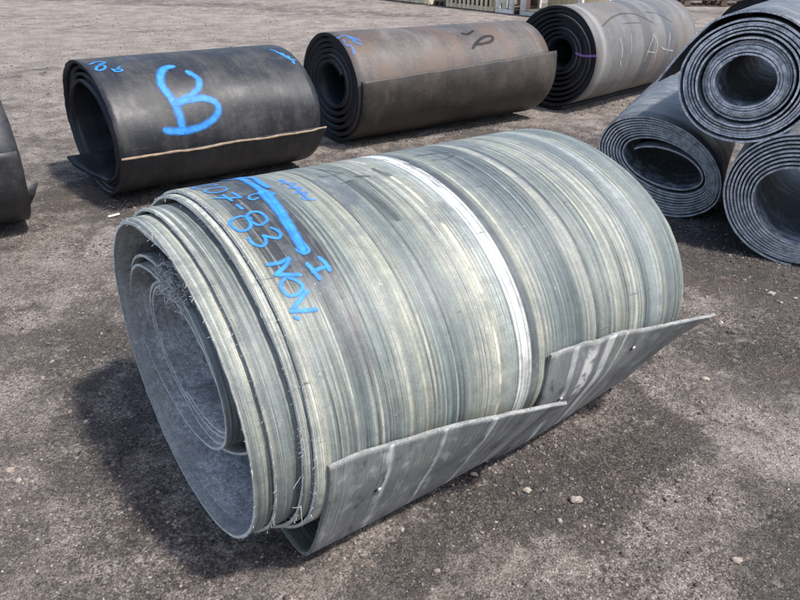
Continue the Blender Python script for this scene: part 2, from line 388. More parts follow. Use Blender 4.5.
M_paint = mat_paint("blue_spray_paint", (0.04, 0.245, 0.68), .95, .62)
M_pdim = mat_paint("thin_blue_spray_paint", (0.05, 0.24, 0.68), .5, .7)
M_chalk = mat_paint("white_chalk", (0.42, 0.42, 0.40), .6, .9)
M_scuff = mat_paint("black_scuff", (0.012, 0.012, 0.014), .9, .7)
M_sc4 = mat_paint("thin_scuff", (0.03, 0.03, 0.032), .6, 1.0)
M_smud = mat_paint("dark_smudge", (0.07, 0.08, 0.09), .75, 1.0)
M_mag = mat_paint("violet_paint", (0.45, 0.22, 0.60), .8, .7)
M_tan = mat_edge("torn_tan_edge", (0.20, 0.145, 0.10), (0.36, 0.28, 0.20), .8)
M_fray = mat_edge("frayed_threads", (0.62, 0.62, 0.60), (0.85, 0.85, 0.82))

# ------------------------------------------------------------------ ground
def axis_pts(segs):
    out = []
    for a, b, st in segs:
        n = max(1, int(round((b - a) / st))); out.append(np.linspace(a, b, n, endpoint=False))
    return np.append(np.concatenate(out), segs[-1][1])
gx = axis_pts([(-600, -100, 100), (-100, -20, 8), (-20, -6, .6), (-6, -1.7, .06), (-1.7, 2.6, .0125), (2.6, 6, .06), (6, 20, .6), (20, 100, 8), (100, 600, 100)])
gy = axis_pts([(-600, -100, 100), (-100, -10, 9), (-10, .7, .7), (.7, 3.4, .0125), (3.4, 8, .05), (8, 26, .3), (26, 120, 8), (120, 900, 60)])
GX, GY = np.meshgrid(gx, gy, indexing='ij')
def ground_h(x, y):
    near = np.exp(-((x - .4) / 9) ** 2 - ((y - 4) / 10) ** 2)
    return near * (0.010 * fbm(x * 1.7, y * 1.7, 3) + 0.009 * fbm(x * 9, y * 9, 3) + 0.0085 * fbm(x * 42, y * 42, 2)) - .004
GZ = ground_h(GX, GY)
BLOBS = [(.55, 1.72, .22, .7), (.98, 2.0, .17, .55), (.85, 1.85, .13, .45), (1.25, 1.55, .12, .6), (1.1, 1.35, .15, .5), (.75, 1.45, .07, .4),  # damp and dusty patches, plus shade painted beside the rolls and the stack
         (.2, 1.75, .25, .12), (1.65, 2.6, .35, .35), (1.9, 3.5, .5, .5), (-1.0, 1.75, .30, .12), (-2.2, 4.5, .35, .4), (.9, 5.6, .9, .3),
         (1.8, 2.0, .15, .6), (1.7, 1.7, .1, .5), (.05, 1.4, .10, .5), (2.2, 6.2, .8, .35), (-1.35, 2.6, .22, .3),
         (1.0, 1.7, .13, -.45), (.8, 1.35, .2, -.45), (1.25, 2.35, .22, -.4), (1.5, 1.85, .16, -.5), (-1.6, 3.1, .4, -.35), (-1.9, 3.6, .5, -.3), (-1.3, 1.2, .2, -.35),
         (-1.6, 2.0, .2, -.5), (.45, 1.35, .15, -.3), (1.5, 3.0, .3, -.35)]
damp_shade = np.full(GX.shape, .05)
for bx, by, br, am in BLOBS:
    q = ((GX - bx) ** 2 + (GY - by) ** 2) / br ** 2
    damp_shade += am * np.exp(-q * q * .8) * .55
far = 1 / (1 + np.exp(-(GY - 7.2 - .12 * GX) * 1.3))
damp_shade = damp_shade * (1 - far) + far * (-.30 + .15 * np.sin(GX * .5 + GY * 1.2))
# worn vehicle tracks further back
for ty, w in ((9.5, .35), (11.6, .4), (14.2, .5), (16.5, .6)):
    damp_shade -= .16 * np.exp(-((GY - ty - .25 * GX - .3 * np.sin(GX * .4)) / w) ** 2)
far2 = 1 / (1 + np.exp(-(GY + .25 * GX - 17.0) * .8))
damp_shade += .30 * far2
ni, nj = GX.shape
idx = np.arange(ni * nj).reshape(ni, nj)
GF = np.stack([idx[:-1, :-1], idx[1:, :-1], idx[1:, 1:], idx[:-1, 1:]], -1).reshape(-1, 4)
me = mesh_np("ground", np.stack([GX, GY, GZ], -1).reshape(-1, 3), GF, mat_ground(), attrs={'damp_shade': damp_shade.ravel()})
tag(link("ground", me), kind='structure')

# ------------------------------------------------------------------ rolls
class Roll:
    """belt wound along an axis that lies on the ground. keys: (turn, cu, cz, a, b, tilt_deg)"""
    def __init__(s, o, az, keys, phi0, thick, sgn=-1, lump=.004, seed=0, jit=0.0):
        s.o = np.array([o[0], o[1], 0.0]); s.ax = np.array([math.cos(az), math.sin(az), 0]); s.ou = np.array([math.sin(az), -math.cos(az), 0])
        s.k = np.array(keys, float); s.phi0 = phi0; s.th = thick; s.sgn = sgn; s.lump = lump; s.seed = seed; s.jit = jit; s.sag = None
    def uz(s, t, sv):
        t = np.asarray(t, float); k = s.k
        def ip(c): return np.interp(t, k[:, 0], k[:, c])
        cu, cz, a, b, th = ip(1), ip(2), ip(3), ip(4), np.radians(ip(5))
        if s.jit: 
            j = s.jit * np.interp(t, np.arange(0, 40), np.random.default_rng(s.seed).uniform(-1, 1, 40)); a = a + j; b = b + j
        ph = np.radians(s.phi0) + s.sgn * 2 * np.pi * t
        l = 1 + s.lump * 2 * fbm(np.cos(ph) * 1.6 + 7 + s.seed, np.sin(ph) * 1.6 + 5 + sv * 1.1, 2) / .5
        x = a * np.cos(ph) * l; z = b * np.sin(ph) * l
        if s.sag is not None:
            z = np.where(z < 0, z * (1 + s.sag(t) * np.clip((-.40 - sv) / .13, 0, 1)), z)
        return cu + x * np.cos(th) - z * np.sin(th), cz + x * np.sin(th) + z * np.cos(th)
    def frame(s, t, sv, off=0.0):
        t = np.asarray(t, float); sv = np.asarray(sv, float)
        e = .002
        u, z = s.uz(t, sv); u1, z1 = s.uz(t + e, sv); u0, z0 = s.uz(t - e, sv)
        du, dz = u1 - u0, z1 - z0; n = np.hypot(du, dz); du, dz = du / n, dz / n
        nu, nz = (-dz, du) if s.sgn < 0 else (dz, -du)
        # outward: for decreasing phi the left normal of motion points outward
        u = u + nu * off; z = z + nz * off
        P = s.o + u[..., None] * s.ou + sv[..., None] * s.ax + z[..., None] * np.array([0, 0, 1.0])
        N = nu[..., None] * s.ou + nz[..., None] * np.array([0, 0, 1.0])
        return P, N
    def t_of(s, phi):
        """turn at which the outer visible surface lies for an angle in degrees"""
        q = (np.asarray(phi, float) - s.phi0) * s.sgn / 360.0
        return q % 1.0
    def surf(s, sv, phi, off):
        t = s.t_of(phi); return s.frame(t, np.asarray(sv, float), s.th / 2 + off)

def slab(name, P, N, th, arc, S, T, mats, parent, edge_j=(2, 2), taper=False):
    """closed sheet from centre points P (ni,nj,3). mats: outer, inner, edge"""
    ni, nj, _ = P.shape
    off = N * (th / 2)
    V = np.concatenate([(P + off).reshape(-1, 3), (P - off).reshape(-1, 3)])
    a = np.arange(ni * nj).reshape(ni, nj); b = a + ni * nj
    def q(w, x, y, z): return np.stack([w, x, y, z], -1).reshape(-1, 4)
    Fo = q(a[:-1, :-1], a[1:, :-1], a[1:, 1:], a[:-1, 1:]); Fi = q(b[:-1, :-1], b[:-1, 1:], b[1:, 1:], b[1:, :-1])
    e1 = q(a[:-1, 0], b[:-1, 0], b[1:, 0], a[1:, 0]); e2 = q(a[:-1, -1], a[1:, -1], b[1:, -1], b[:-1, -1])
    e3 = q(a[0, :-1], a[0, 1:], b[0, 1:], b[0, :-1]); e4 = q(a[-1, :-1], b[-1, :-1], b[-1, 1:], a[-1, 1:])
    F = np.concatenate([Fo, Fi, e1, e2, e3, e4])
    ne = len(e1) + len(e2) + len(e3) + len(e4)
    mi = np.concatenate([np.zeros(len(Fo)), np.ones(len(Fi)), np.full(ne, 2)])
    sm = np.concatenate([np.ones(len(Fo) + len(Fi)), np.zeros(ne)])
    uv = np.stack([np.broadcast_to(arc, (ni, nj)), S], -1).reshape(-1, 2); uv = np.concatenate([uv, uv])
    uw = np.stack([np.broadcast_to(T, (ni, nj)), S], -1).reshape(-1, 2); uw = np.concatenate([uw, uw])
    me = mesh_np(name, V - np.array(parent.location if parent else (0, 0, 0)), F, mats, mi, {'UVMap': uv[F].reshape(-1, 2), 'wrap': uw[F].reshape(-1, 2)}, sm.astype(bool))
    o = bpy.data.objects.new(name, me); C.objects.link(o)
    if parent: o.parent = parent
    # hard edge between face and rim
    return o

def wind(roll, name, t0, t1, sl, sr, mats, parent, per=100, nj=14, fray=0.0015, prefix=None, disp=None, endj=0.0):
    """sl/sr: functions of turn giving the end positions along the axis"""
    n = int((t1 - t0) * per) + 2
    t = np.linspace(t0, t1, n)
    w = np.linspace(0, 1, nj)
    L = sl(t) + fray * rng.uniform(-1, 1, n); Rr = sr(t) + fray * rng.uniform(-1, 1, n)
    S = L[:, None] * (1 - w) + Rr[:, None] * w
    T = np.broadcast_to(t[:, None], S.shape).copy()
    if endj: # ragged free end
        j = endj * fbm(S[0] * 9, S[0] * 0 + 3.3, 4); T[0] += np.clip(j, -endj, endj) ; 
    P, N = roll.frame(T, S)
    if disp is not None:
        P = P + disp(T, S, roll)
        # recompute normals from geometry
        dt = np.gradient(P, axis=0); ds = np.gradient(P, axis=1)
        N2 = np.cross(dt, ds); N2 /= np.linalg.norm(N2, axis=-1, keepdims=True)
        sg = np.sign((N2 * N).sum(-1, keepdims=True)); sg[sg == 0] = 1; N = N2 * sg
    if prefix is not None: # straight tail: list of (u,z) points before the first one
        pu = np.array(prefix); k = len(pu)
        Pp = roll.o + pu[:, 0][:, None, None] * roll.ou + S[0][None, :, None] * roll.ax + pu[:, 1][:, None, None] * np.array([0, 0, 1.])
        P = np.concatenate([Pp, P]); S = np.concatenate([np.repeat(S[:1], k, 0), S]); T = np.concatenate([np.repeat(T[:1], k, 0), T])
        dt = np.gradient(P, axis=0); ds = np.gradient(P, axis=1); N2 = np.cross(dt, ds); N2 /= np.linalg.norm(N2, axis=-1, keepdims=True)
        sg = np.sign((N2[-1] * N[-1]).sum()); N = N2 * sg
    d = np.linalg.norm(np.diff(P[:, nj // 2], axis=0), axis=1); arc = np.concatenate([[0], np.cumsum(d)])[:, None]
    return slab(name, P, N, roll.th, arc, S, T, mats, parent)

def catmull(pts, n=8):
    p = np.array(pts, float)
    if len(p) < 3: return np.linspace(p[0], p[-1], n)
    q = np.vstack([2 * p[0] - p[1], p, 2 * p[-1] - p[-2]]); out = []
    for i in range(1, len(q) - 2):
        for t in np.linspace(0, 1, n, endpoint=False):
            out.append(.5 * ((2 * q[i]) + (-q[i - 1] + q[i + 1]) * t + (2 * q[i - 1] - 5 * q[i] + 4 * q[i + 1] - q[i + 2]) * t * t + (-q[i - 1] + 3 * q[i] - 3 * q[i + 1] + q[i + 2]) * t ** 3))
    out.append(p[-1]); return np.array(out)

_off = [0.0]
def stroke(roll, name, strokes, width, mat, parent, off=.0016, mapper=None, label=None, wob=.035):
    """one painted glyph: each stroke is (s, phi) points; ribbons hugging the surface"""
    V = []; F = []; UV = []
    for st in strokes:
        w = width
        if isinstance(st, tuple) and isinstance(st[0], float): w, st = st
        c = catmull(st, 7)
        _off[0] = (_off[0] + .00023) % .0014
        if mapper: P, N = mapper(c[:, 0], c[:, 1], off + _off[0])
        else: P, N = roll.surf(c[:, 0], c[:, 1], off + _off[0])
        T = np.gradient(P, axis=0); T /= np.linalg.norm(T, axis=1, keepdims=True) + 1e-9
        B = np.cross(N, T); B /= np.linalg.norm(B, axis=1, keepdims=True) + 1e-9
        P = np.vstack([P[0] - T[0] * w * .35, P, P[-1] + T[-1] * w * .35]); B = np.vstack([B[0], B, B[-1]])
        n = len(P); ww = w * (1 + wob * rng.uniform(-1, 1, n))
        ww[0] *= .55; ww[-1] *= .55
        b0 = len(V)
        for i in range(n):
            for j, k in enumerate((-.5, 0, .5)):
                V.append(P[i] + B[i] * ww[i] * k)
        for i in range(n - 1):
            for j in range(2):
                a = b0 + i * 3 + j; F.append((a, a + 1, a + 4, a + 3)); UV.append([(i, j / 2), (i, (j + 1) / 2), (i + 1, (j + 1) / 2), (i + 1, j / 2)])
    me = mesh_np(name, np.array(V) - np.array(parent.location), F, mat, uvs={'UVMap': np.array(UV, float).reshape(-1, 2)})
    o = bpy.data.objects.new(name, me); C.objects.link(o); o.parent = parent
    if label: o['label'] = label
    return o

def tube(pts, r, k=5):
    P = np.array(pts, float); n = len(P); T = np.gradient(P, axis=0); T /= np.linalg.norm(T, axis=1, keepdims=True) + 1e-9
    ref = np.array([.3, .5, .8]); A = np.cross(T, ref); A /= np.linalg.norm(A, axis=1, keepdims=True) + 1e-9; B = np.cross(T, A)
    an = np.linspace(0, 2 * np.pi, k, endpoint=False); rr = np.broadcast_to(np.asarray(r, float), (n,))
    V = P[:, None] + rr[:, None, None] * (A[:, None] * np.cos(an)[:, None] + B[:, None] * np.sin(an)[:, None])
    F = [(i * k + j, i * k + (j + 1) % k, (i + 1) * k + (j + 1) % k, (i + 1) * k + j) for i in range(n - 1) for j in range(k)]
    return V.reshape(-1, 3), np.array(F)

def cst(x): return lambda t: np.full(np.shape(t), float(x))

# ---- the big grey roll
BIG_O = (-.213, 1.981); BIG_AZ = .616
pt_ = .0100
keys = [(0, 0, .487, .630, .482, 0), (1, 0, .4862, .619, .472, 0), (1.9, 0, .4858, .608, .462, 0), (2.3, 0, .482, .588, .448, 0), (3.0, 0, .480, .580, .440, 0), (3.5, 0, .478, .562, .430, 0), (4.86, 0, .476, .553, .421, 0),
        (5.08, -.14, .455, .455, .315, 0), (5.4, -.16, .45, .43, .285, 0), (6.2, -.155, .445, .415, .268, 0), (6.9, -.15, .44, .40, .255, 0), (7.3, -.13, .42, .365, .225, 0), (9.3, -.13, .42, .338, .198, 0)]
big = Roll(BIG_O, BIG_AZ, keys, 2.0, .0082, -1, .004, 1)
big.sag = lambda t: np.interp(t, [1.0, 1.6, 2.4, 3.2, 3.6, 4.8, 4.95, 5.2], [0, .012, .02, .05, .085, .085, .02, 0])
big_root = empty("belt_roll", (BIG_O[0], BIG_O[1], 0), "large grey-green belt roll in the foreground with blue writing on its shoulder", "belt roll")
def big_sl(t):
    k = np.array([(0, -.400), (.9, -.405), (1.1, -.425), (1.95, -.433), (2.35, -.49), (3.1, -.505), (3.6, -.545), (4.75, -.556), (4.88, -.52), (4.97, -.44), (5.12, -.44), (5.3, -.49), (5.6, -.50), (6.2, -.50), (6.7, -.515), (7.3, -.47), (9.3, -.46)])
    return np.interp(t, k[:, 0], k[:, 1])
def big_sr(t):
    k = np.array([(0, .985), (1, .985), (1.5, 1.0), (2, 1.02), (2.6, .99), (4, .98), (9.3, .9)])
    return np.interp(t, k[:, 0], k[:, 1])
wind(big, "wound_belt", .25, 9.3, big_sl, big_sr, [M_big, M_inner, M_edge], big_root, per=150, nj=40, fray=.0009)
BASE = [(0, .0045), (.12, .0045), (.24, .005), (.34, .006)]
PR = {'n0': BASE + [(.42, .018), (.475, .055), (.515, .12), (.568, .25), (.614, .375), (.636, .50)],
      'n1': BASE + [(.40, .018), (.455, .055), (.50, .115), (.57, .22), (.645, .33), (.715, .432)],
      'f0': BASE + [(.41, .018), (.465, .055), (.508, .12), (.566, .25), (.614, .375), (.634, .555)],
      'f1': BASE + [(.36, .018), (.405, .055), (.445, .115), (.515, .235), (.61, .375), (.715, .505)]}
def smooth_path(pts, n=60):
    c = catmull(pts, 10); d = np.concatenate([[0], np.cumsum(np.hypot(*np.diff(c, axis=0).T))])
    q = np.linspace(0, d[-1], n); return np.stack([np.interp(q, d, c[:, 0]), np.interp(q, d, c[:, 1])], -1), d[-1]
def flap_surf(k0, k1, c0, c1):
    A, la = smooth_path(PR[k0]); B, lb = smooth_path(PR[k1])
    def f(w, s_):
        l = np.clip((s_ - c0) / (c1 - c0), 0, 1) ** 1.35
        q = np.linspace(0, 1, len(A)); ww = np.clip(w, 0, 1)
        uu = np.interp(ww, q, A[:, 0]) * (1 - l) + np.interp(ww, q, B[:, 0]) * l
        zz = np.interp(ww, q, A[:, 1]) * (1 - l) + np.interp(ww, q, B[:, 1]) * l
        uu = uu + .005 * fbm(s_ * 3.1 + c0 * 7, w * 3, 3) * np.clip(w * 2 - 1, 0, 1)
        return big.o + uu[..., None] * big.ou + s_[..., None] * big.ax + zz[..., None] * np.array([0, 0, 1.])
    return f
def flap_norm(P):
    dt = np.gradient(P, axis=0); ds = np.gradient(P, axis=1); N = np.cross(dt, ds); N /= np.linalg.norm(N, axis=-1, keepdims=True)
    sg = np.sign((N * big.ou).sum(-1).mean()); return N * sg
def build_flap(fs, sl_, sr_, label):
    nw, nj = 64, 60
    w = np.linspace(0, 1, nw)[:, None] * np.ones((1, nj)); j = np.linspace(0, 1, nj)[None] * np.ones((nw, 1))
    S = sl_ + (sr_ - sl_) * j; S = S + np.where(j == 0, .0012 * rng.uniform(-1, 1, S.shape), 0)
    w = w * (1 - (.006 + .012 * fbm(S * 11, S * 0 + 4.4, 4)) * (w > .9))
    P = fs(w, S); N = flap_norm(P); L = .95
    o = slab("belt_flap", P, N, big.th * 1.15, (1 - w[:, :1]) * L, S, (1 - w) * .25, [M_flap, M_big, M_fedge], big_root); o['label'] = label
FS1 = flap_surf('n0', 'n1', -.30, .35); FS2 = flap_surf('f0', 'f1', .40, 1.03)
build_flap(FS1, -.385, .350, "scuffed belt end flap nearest the camera")
build_flap(FS2, .345, 1.055, "scuffed belt end flap behind, with a pale patch")

# loose threads on the cut edges
VV = []; FF = []; nv = 0
def add_tube(pts, r, k=4):
    global nv
    v, f = tube(pts, r, k); VV.append(v); FF.append(f + nv); nv += len(v)
for t0, cnt in ((.86, 200), (1.85, 200), (2.85, 200), (3.85, 160), (4.6, 160), (5.75, 160), (6.3, 120), (6.75, 160), (7.7, 160), (8.75, 120)):
    for i in range(cnt):
        t = t0 + random.uniform(-.25, .3); s0 = float(big_sl(t)); P, N = big.frame(np.array([t]), np.array([s0]), random.choice((-.5, .5)) * big.th)
        p = P[0] + big.ax * .002; d = -big.ax * random.uniform(.2, 1) + N[0] * random.uniform(-.8, 1.0) + np.array([0, 0, random.uniform(-1, .3)]) + big.ou * random.uniform(-.6, .6)
        d /= np.linalg.norm(d); ln = random.uniform(.002, .0065) if random.random() < .96 else random.uniform(.009, .020)
        cu = np.array([random.uniform(-1, 1) for _ in range(3)]) * ln * .8
        add_tube([p + d * ln * q + cu * q * q + np.array([0, 0, -1]) * ln * .4 * q * q for q in (0, .33, .66, 1)], .0005, 3)
# clump of torn fabric hanging in the top of the core
for i in range(520):
    a = random.gauss(0, 1); b = random.gauss(0, 1); c = random.gauss(0, 1)
    p = big.o + big.ou * (-.07 + .055 * a) + np.array([0, 0, .70 + .026 * b]) + big.ax * (-.485 + .014 * c)
    d = np.array([random.uniform(-1, 1) for _ in range(3)]); e = np.array([random.uniform(-1, 1) for _ in range(3)])
    add_tube([p + d * .016 * q + e * .014 * math.sin(q * 4) for q in (0, .25, .5, .75, 1)], .0019, 3)
me = mesh_np("frayed_threads", np.vstack(VV) - np.array(big_root.location), np.vstack(FF), M_fray)
o = bpy.data.objects.new("frayed_threads", me); C.objects.link(o); o.parent = big_root; o['kind'] = 'stuff'

# rivets in the flaps
def flap_point(w, s_, fs):
    W = np.array([[w - .01, w - .01], [w, w], [w + .01, w + .01]]); S = np.array([[s_ - .01, s_ + .01]] * 3)
    P = fs(W, S); N = flap_norm(P); return fs(np.array([[w]]), np.array([[s_]]))[0, 0] + N[1, 0] * big.th * .6, N[1, 0]
M_riv = mat_plain("rivet_steel", (0.35, .35, .34), (.62, .62, .6), 60, .5, .4, .001, .3)
M_hole = mat_plain("torn_hole_rubber", (0.01, .01, .011), (.02, .02, .02), 60)
def ico():
    g = (1 + 5 ** .5) / 2
    v = np.array([(-1, g, 0), (1, g, 0), (-1, -g, 0), (1, -g, 0), (0, -1, g), (0, 1, g), (0, -1, -g), (0, 1, -g), (g, 0, -1), (g, 0, 1), (-g, 0, -1), (-g, 0, 1)], float); v /= np.linalg.norm(v[0])
    f = np.array([(0, 11, 5), (0, 5, 1), (0, 1, 7), (0, 7, 10), (0, 10, 11), (1, 5, 9), (5, 11, 4), (11, 10, 2), (10, 7, 6), (7, 1, 8), (3, 9, 4), (3, 4, 2), (3, 2, 6), (3, 6, 8), (3, 8, 9), (4, 9, 5), (2, 4, 11), (6, 2, 10), (8, 6, 7), (9, 8, 1)])
    return v, f
IV, IF = ico()
def ico2():
    v = [tuple(x) for x in IV]; f = []; c = {}
    def mid(a, b):
        k = (min(a, b), max(a, b))
        if k not in c:
            m = (np.array(v[a]) + np.array(v[b])); m /= np.linalg.norm(m); v.append(tuple(m)); c[k] = len(v) - 1
        return c[k]
    for a, b, d in IF:
        x, y, z = mid(a, b), mid(b, d), mid(d, a); f += [(a, x, z), (b, y, x), (d, z, y), (x, y, z)]
    return np.array(v), np.array(f)
I2V, I2F = ico2()
for (t, s, fd) in ((.80, -.22, FS1), (.78, .455, FS2), (.90, .735, FS2)):
    p, n = flap_point(t, s, fd)
    nn = Vector(n); rot = np.array(nn.to_track_quat('Z', 'Y').to_matrix())
    v = (I2V * (1 + .18 * rng.uniform(-1, 1, (len(I2V), 1)))) * np.array([.0065, .0065, .004]); v = v @ rot.T + p - np.array(big_root.location)
    r = bpy.data.objects.new("rivet", mesh_np("rivet", v, I2F, M_riv)); C.objects.link(r); r.parent = big_root
    v = (I2V * (1 + .25 * rng.uniform(-1, 1, (len(I2V), 1)))) * np.array([.006, .008, .0012]); v = v @ rot.T + p - big.ax * .011 - np.array(big_root.location)
    r = bpy.data.objects.new("torn_hole", mesh_np("torn_hole", v, I2F, M_hole)); C.objects.link(r); r.parent = big_root

BIGTXT = {
 '2':[[(-.335, 107), (-.305, 106), (-.305, 103), (-.335, 104), (-.368, 107)], [(-.368, 107), (-.366, 101.5)]],
 '0':[[(-.365, 97), (-.345, 99.3), (-.315, 99.3), (-.300, 97), (-.315, 94.6), (-.345, 94.6), (-.365, 97)]],
 '7':[[(-.304, 92), (-.300, 87.6)], [(-.300, 87.6), (-.33, 88.6), (-.362, 90.6)], [(-.334, 91.2), (-.330, 86.6)]],
 '-':[[(-0.328, 83.8), (-0.326, 81.2)]],
 '8':[[(-0.327, 75.8), (-0.335, 77.1), (-0.349, 77.7), (-0.367, 77.3), (-0.384, 76.0), (-0.387, 73.7), (-0.378, 71.6), (-0.36, 71.4), (-0.343, 72.6), (-0.336, 74.7), (-0.335, 76.6), (-0.321, 78.2), (-0.305, 78.6), (-0.291, 77.5), (-0.289, 74.4), (-0.3, 72.9), (-0.32, 72.2), (-0.33, 73.5), (-0.334, 76.1)]],
 '3':[[(-0.371, 68.1), (-0.371, 66.5), (-0.364, 65.1), (-0.352, 64.4), (-0.34, 65.1), (-0.333, 66.4), (-0.331, 67.9)], [(-0.331, 67.9), (-0.318, 66.7), (-0.301, 65.8), (-0.289, 66.9), (-0.289, 68.6), (-0.298, 70.1)]],
 'N':[[(-0.366, 58.2), (-0.337, 58.0), (-0.311, 58.5)], [(-0.311, 58.5), (-0.324, 56.9), (-0.35, 55.5), (-0.361, 54.9)], [(-0.361, 54.9), (-0.335, 54.1), (-0.307, 53.2)]],
 'O':[[(-0.347, 53.2), (-0.364, 51.9), (-0.365, 49.9), (-0.356, 48.4), (-0.333, 48.3), (-0.315, 49.8), (-0.32, 51.7), (-0.337, 53.2)]],
 'V':[[(-0.311, 48.3), (-0.341, 46.3), (-0.368, 44.4)], [(-0.366, 44.4), (-0.343, 43.7), (-0.310, 43.0)]],
 '.':[[(-0.366, 42.6), (-0.361, 42.1)]],
 'I':[[(-0.274, 55.5), (-0.269, 53.3), (-0.265, 50.7)], [(-0.27, 53.0), (-0.244, 53.5), (-0.226, 53.3)], [(-0.234, 56.5), (-0.228, 54.6), (-0.228, 52.4)]],
}
for g, st in BIGTXT.items():
    dim = g in '20'
    stroke(big, "painted_mark", st, .018 if g in 'NVI' else (.0105 if dim else .0145), M_paint, big_root, off=.0018, label="blue spray painted %s" % {'-': 'dash', '.': 'dot'}.get(g, ('letter ' if g.isalpha() else 'digit ') + g))
stroke(big, "painted_smear", [
    (.034, [(-0.245, 113), (-0.215, 108), (-0.225, 96.1), (-0.225, 88.8), (-0.213, 86.3)]), (.026, [(-0.205, 112), (-0.185, 104), (-0.200, 96.3), (-0.200, 91.1)]),
    (.036, [(-0.236, 88), (-0.243, 79), (-0.252, 71.0), (-0.258, 65), (-0.262, 60.2)]), (.028, [(-0.222, 86.7), (-0.237, 76.0), (-0.249, 68.5), (-0.257, 62)]),
    (.012, [(-0.278, 60.6), (-0.266, 58.9), (-0.247, 59.6), (-0.248, 62.0)]), (.012, [(-0.251, 88.2), (-0.272, 87.7), (-0.283, 85.9), (-0.274, 84.8), (-0.259, 85.5)])],
    .03, M_paint, big_root, off=.0020, label="broad blue paint stroke with a hooked tip")
stroke(big, "painted_scribble", [(.016, [(-0.156, 94.7), (-0.128, 95.1), (-0.152, 91.5), (-0.116, 90.6), (-0.152, 87.3), (-0.118, 87.0), (-0.152, 83.6), (-0.120, 83.4), (-0.152, 80.0), (-0.122, 78.5)]),
    (.016, [(-.138, 95), (-.136, 87), (-.138, 79)])], .01, M_pdim, big_root, off=.0018, label="small faded blue scribble")
stroke(big, "scuff_mark", [(.016, [(.015, 100), (.03, 96), (.045, 92)]), (.010, [(-.03, 92), (.01, 91.4), (.055, 91.8)]), (.012, [(.00, 84.5), (.045, 85)])], .012, M_smud, big_root, off=.0010)
stroke(big, "scuff_mark", [(.055, [(.032, 84), (.034, 78), (.040, 70), (.045, 64)]), (.030, [(.075, 87), (.10, 86)]), (.035, [(.155, 90), (.165, 84)])], .012, M_smud, big_root, off=.0011, label="dark rubbed patch on the shoulder")
stroke(big, "scuff_mark", [(.022, [(.36, 95), (.43, 94), (.47, 92.5)]), (.012, [(.37, 88.5), (.42, 87.5), (.47, 89.5)]), (.024, [(.29, 95), (.30, 92)]), (.028, [(.285, 88.5), (.29, 85.5)]), (.014, [(.235, 98), (.25, 96)])], .012, M_smud, big_root, off=.0010)

# ---- black roll with the B
B_O = (-2.101, 4.584)
rb = Roll(B_O, .653, [(0, 0, .452, .625, .440, 0), (1, 0, .448, .598, .412, 0), (2.6, .0, .43, .552, .362, 0), (4.6, -.01, .405, .49, .300, 0)], -9, .017, -1, .011, 3)
b_root = empty("belt_roll", (B_O[0], B_O[1], 0), "low black conveyor belt roll with a big blue letter B sprayed on its side", "belt roll")
b_sl = lambda t: np.interp(t, [0, 1, 1.3, 2.1, 3.6, 4.22, 4.31, 4.38], [0, 0, .03, .035, .01, .0, -.10, -.13])
wind(rb, "wound_belt", 0, 4.345, b_sl, lambda t: np.interp(t, [0, .1, .3, 2.6], [1.46, 1.44, 1.43, 1.42]), [M_blk, M_blki, M_eblk], b_root, per=110, nj=36, fray=.002, endj=.003,
     disp=lambda T, S, roll: (.02 * np.clip(1 - np.abs(T) / .03, 0, 1))[..., None] * roll.ou)
c = np.linspace(-.005, 1.455, 50)
Tn = np.full_like(c, .002) + .008 * fbm(c * 4, c * 0 + 3.3, 3)
P, N = rb.frame(Tn, c, rb.th * .35); P = P + rb.ou * .022
v, f = tube(P, .0085 + .002 * rng.uniform(-1, 1, 50), 6)
o = bpy.data.objects.new("torn_edge_cord", mesh_np("torn_edge_cord", v - np.array(b_root.location), f, M_tan)); C.objects.link(o); o.parent = b_root
stroke(rb, "painted_letter", [(.076, [(0.505, 62.5), (0.455, 61), (0.405, 55.0), (0.375, 45.2), (0.395, 35.3), (0.411, 27.2), (0.418, 14.6), (0.408, 6.4)]),
    (.062, [(0.585, 54), (0.622, 46.3), (0.598, 39.4), (0.539, 34.2), (0.469, 31.1), (0.42, 28.8)]), (.066, [(.42, 28.5), (0.49, 30.0), (0.60, 30.3), (0.669, 25.8), (0.677, 18.5), (0.62, 11.4), (0.53, 7), (0.434, 5.8), (0.364, 6.6), (0.308, 8.2)])], .05, M_paint, b_root, off=.003, label="big blue sprayed letter B")
stroke(rb, "painted_mark", [[(0.078, 74.7), (0.052, 69.0), (0.076, 67.2), (0.113, 70.7), (0.117, 75.5), (0.078, 74.7)], [(0.10, 77.6), (0.145, 80.7), (0.116, 84.4)], [(.05, 80), (.10, 84)]], .026, M_paint, b_root, off=.003, label="small blue sprayed number at the left end")
stroke(rb, "painted_mark", [[(0.143, 67.2), (0.153, 63.2), (0.196, 63.8), (0.182, 67.7), (.20, 70)], [(.150, 66), (.186, 66)]], .02, M_paint, b_root, off=.003, label="tiny blue mark beside the number")
stroke(rb, "painted_mark", [[(0.298, 83.8), (0.343, 85.2)], [(.30, 88), (.33, 92)]], .016, M_pdim, b_root, off=.003, label="faint blue dab on the top")
stroke(rb, "painted_scribble", [[(1.31, 77), (1.326, 73.8), (1.340, 68.0), (1.362, 61.7), (1.380, 57.4), (1.375, 53.8)], [(1.33, 70), (1.36, 68), (1.35, 65), (1.38, 63), (1.37, 60), (1.40, 58)]], .026, M_paint, b_root, off=.003, label="small blue scribble at the right end")
stroke(rb, "painted_scribble", [[(0.468, -16), (0.606, -16), (0.712, -14.4), (.85, -15)]], .030, M_pdim, b_root, off=.003, label="faint blue streak below the torn edge")

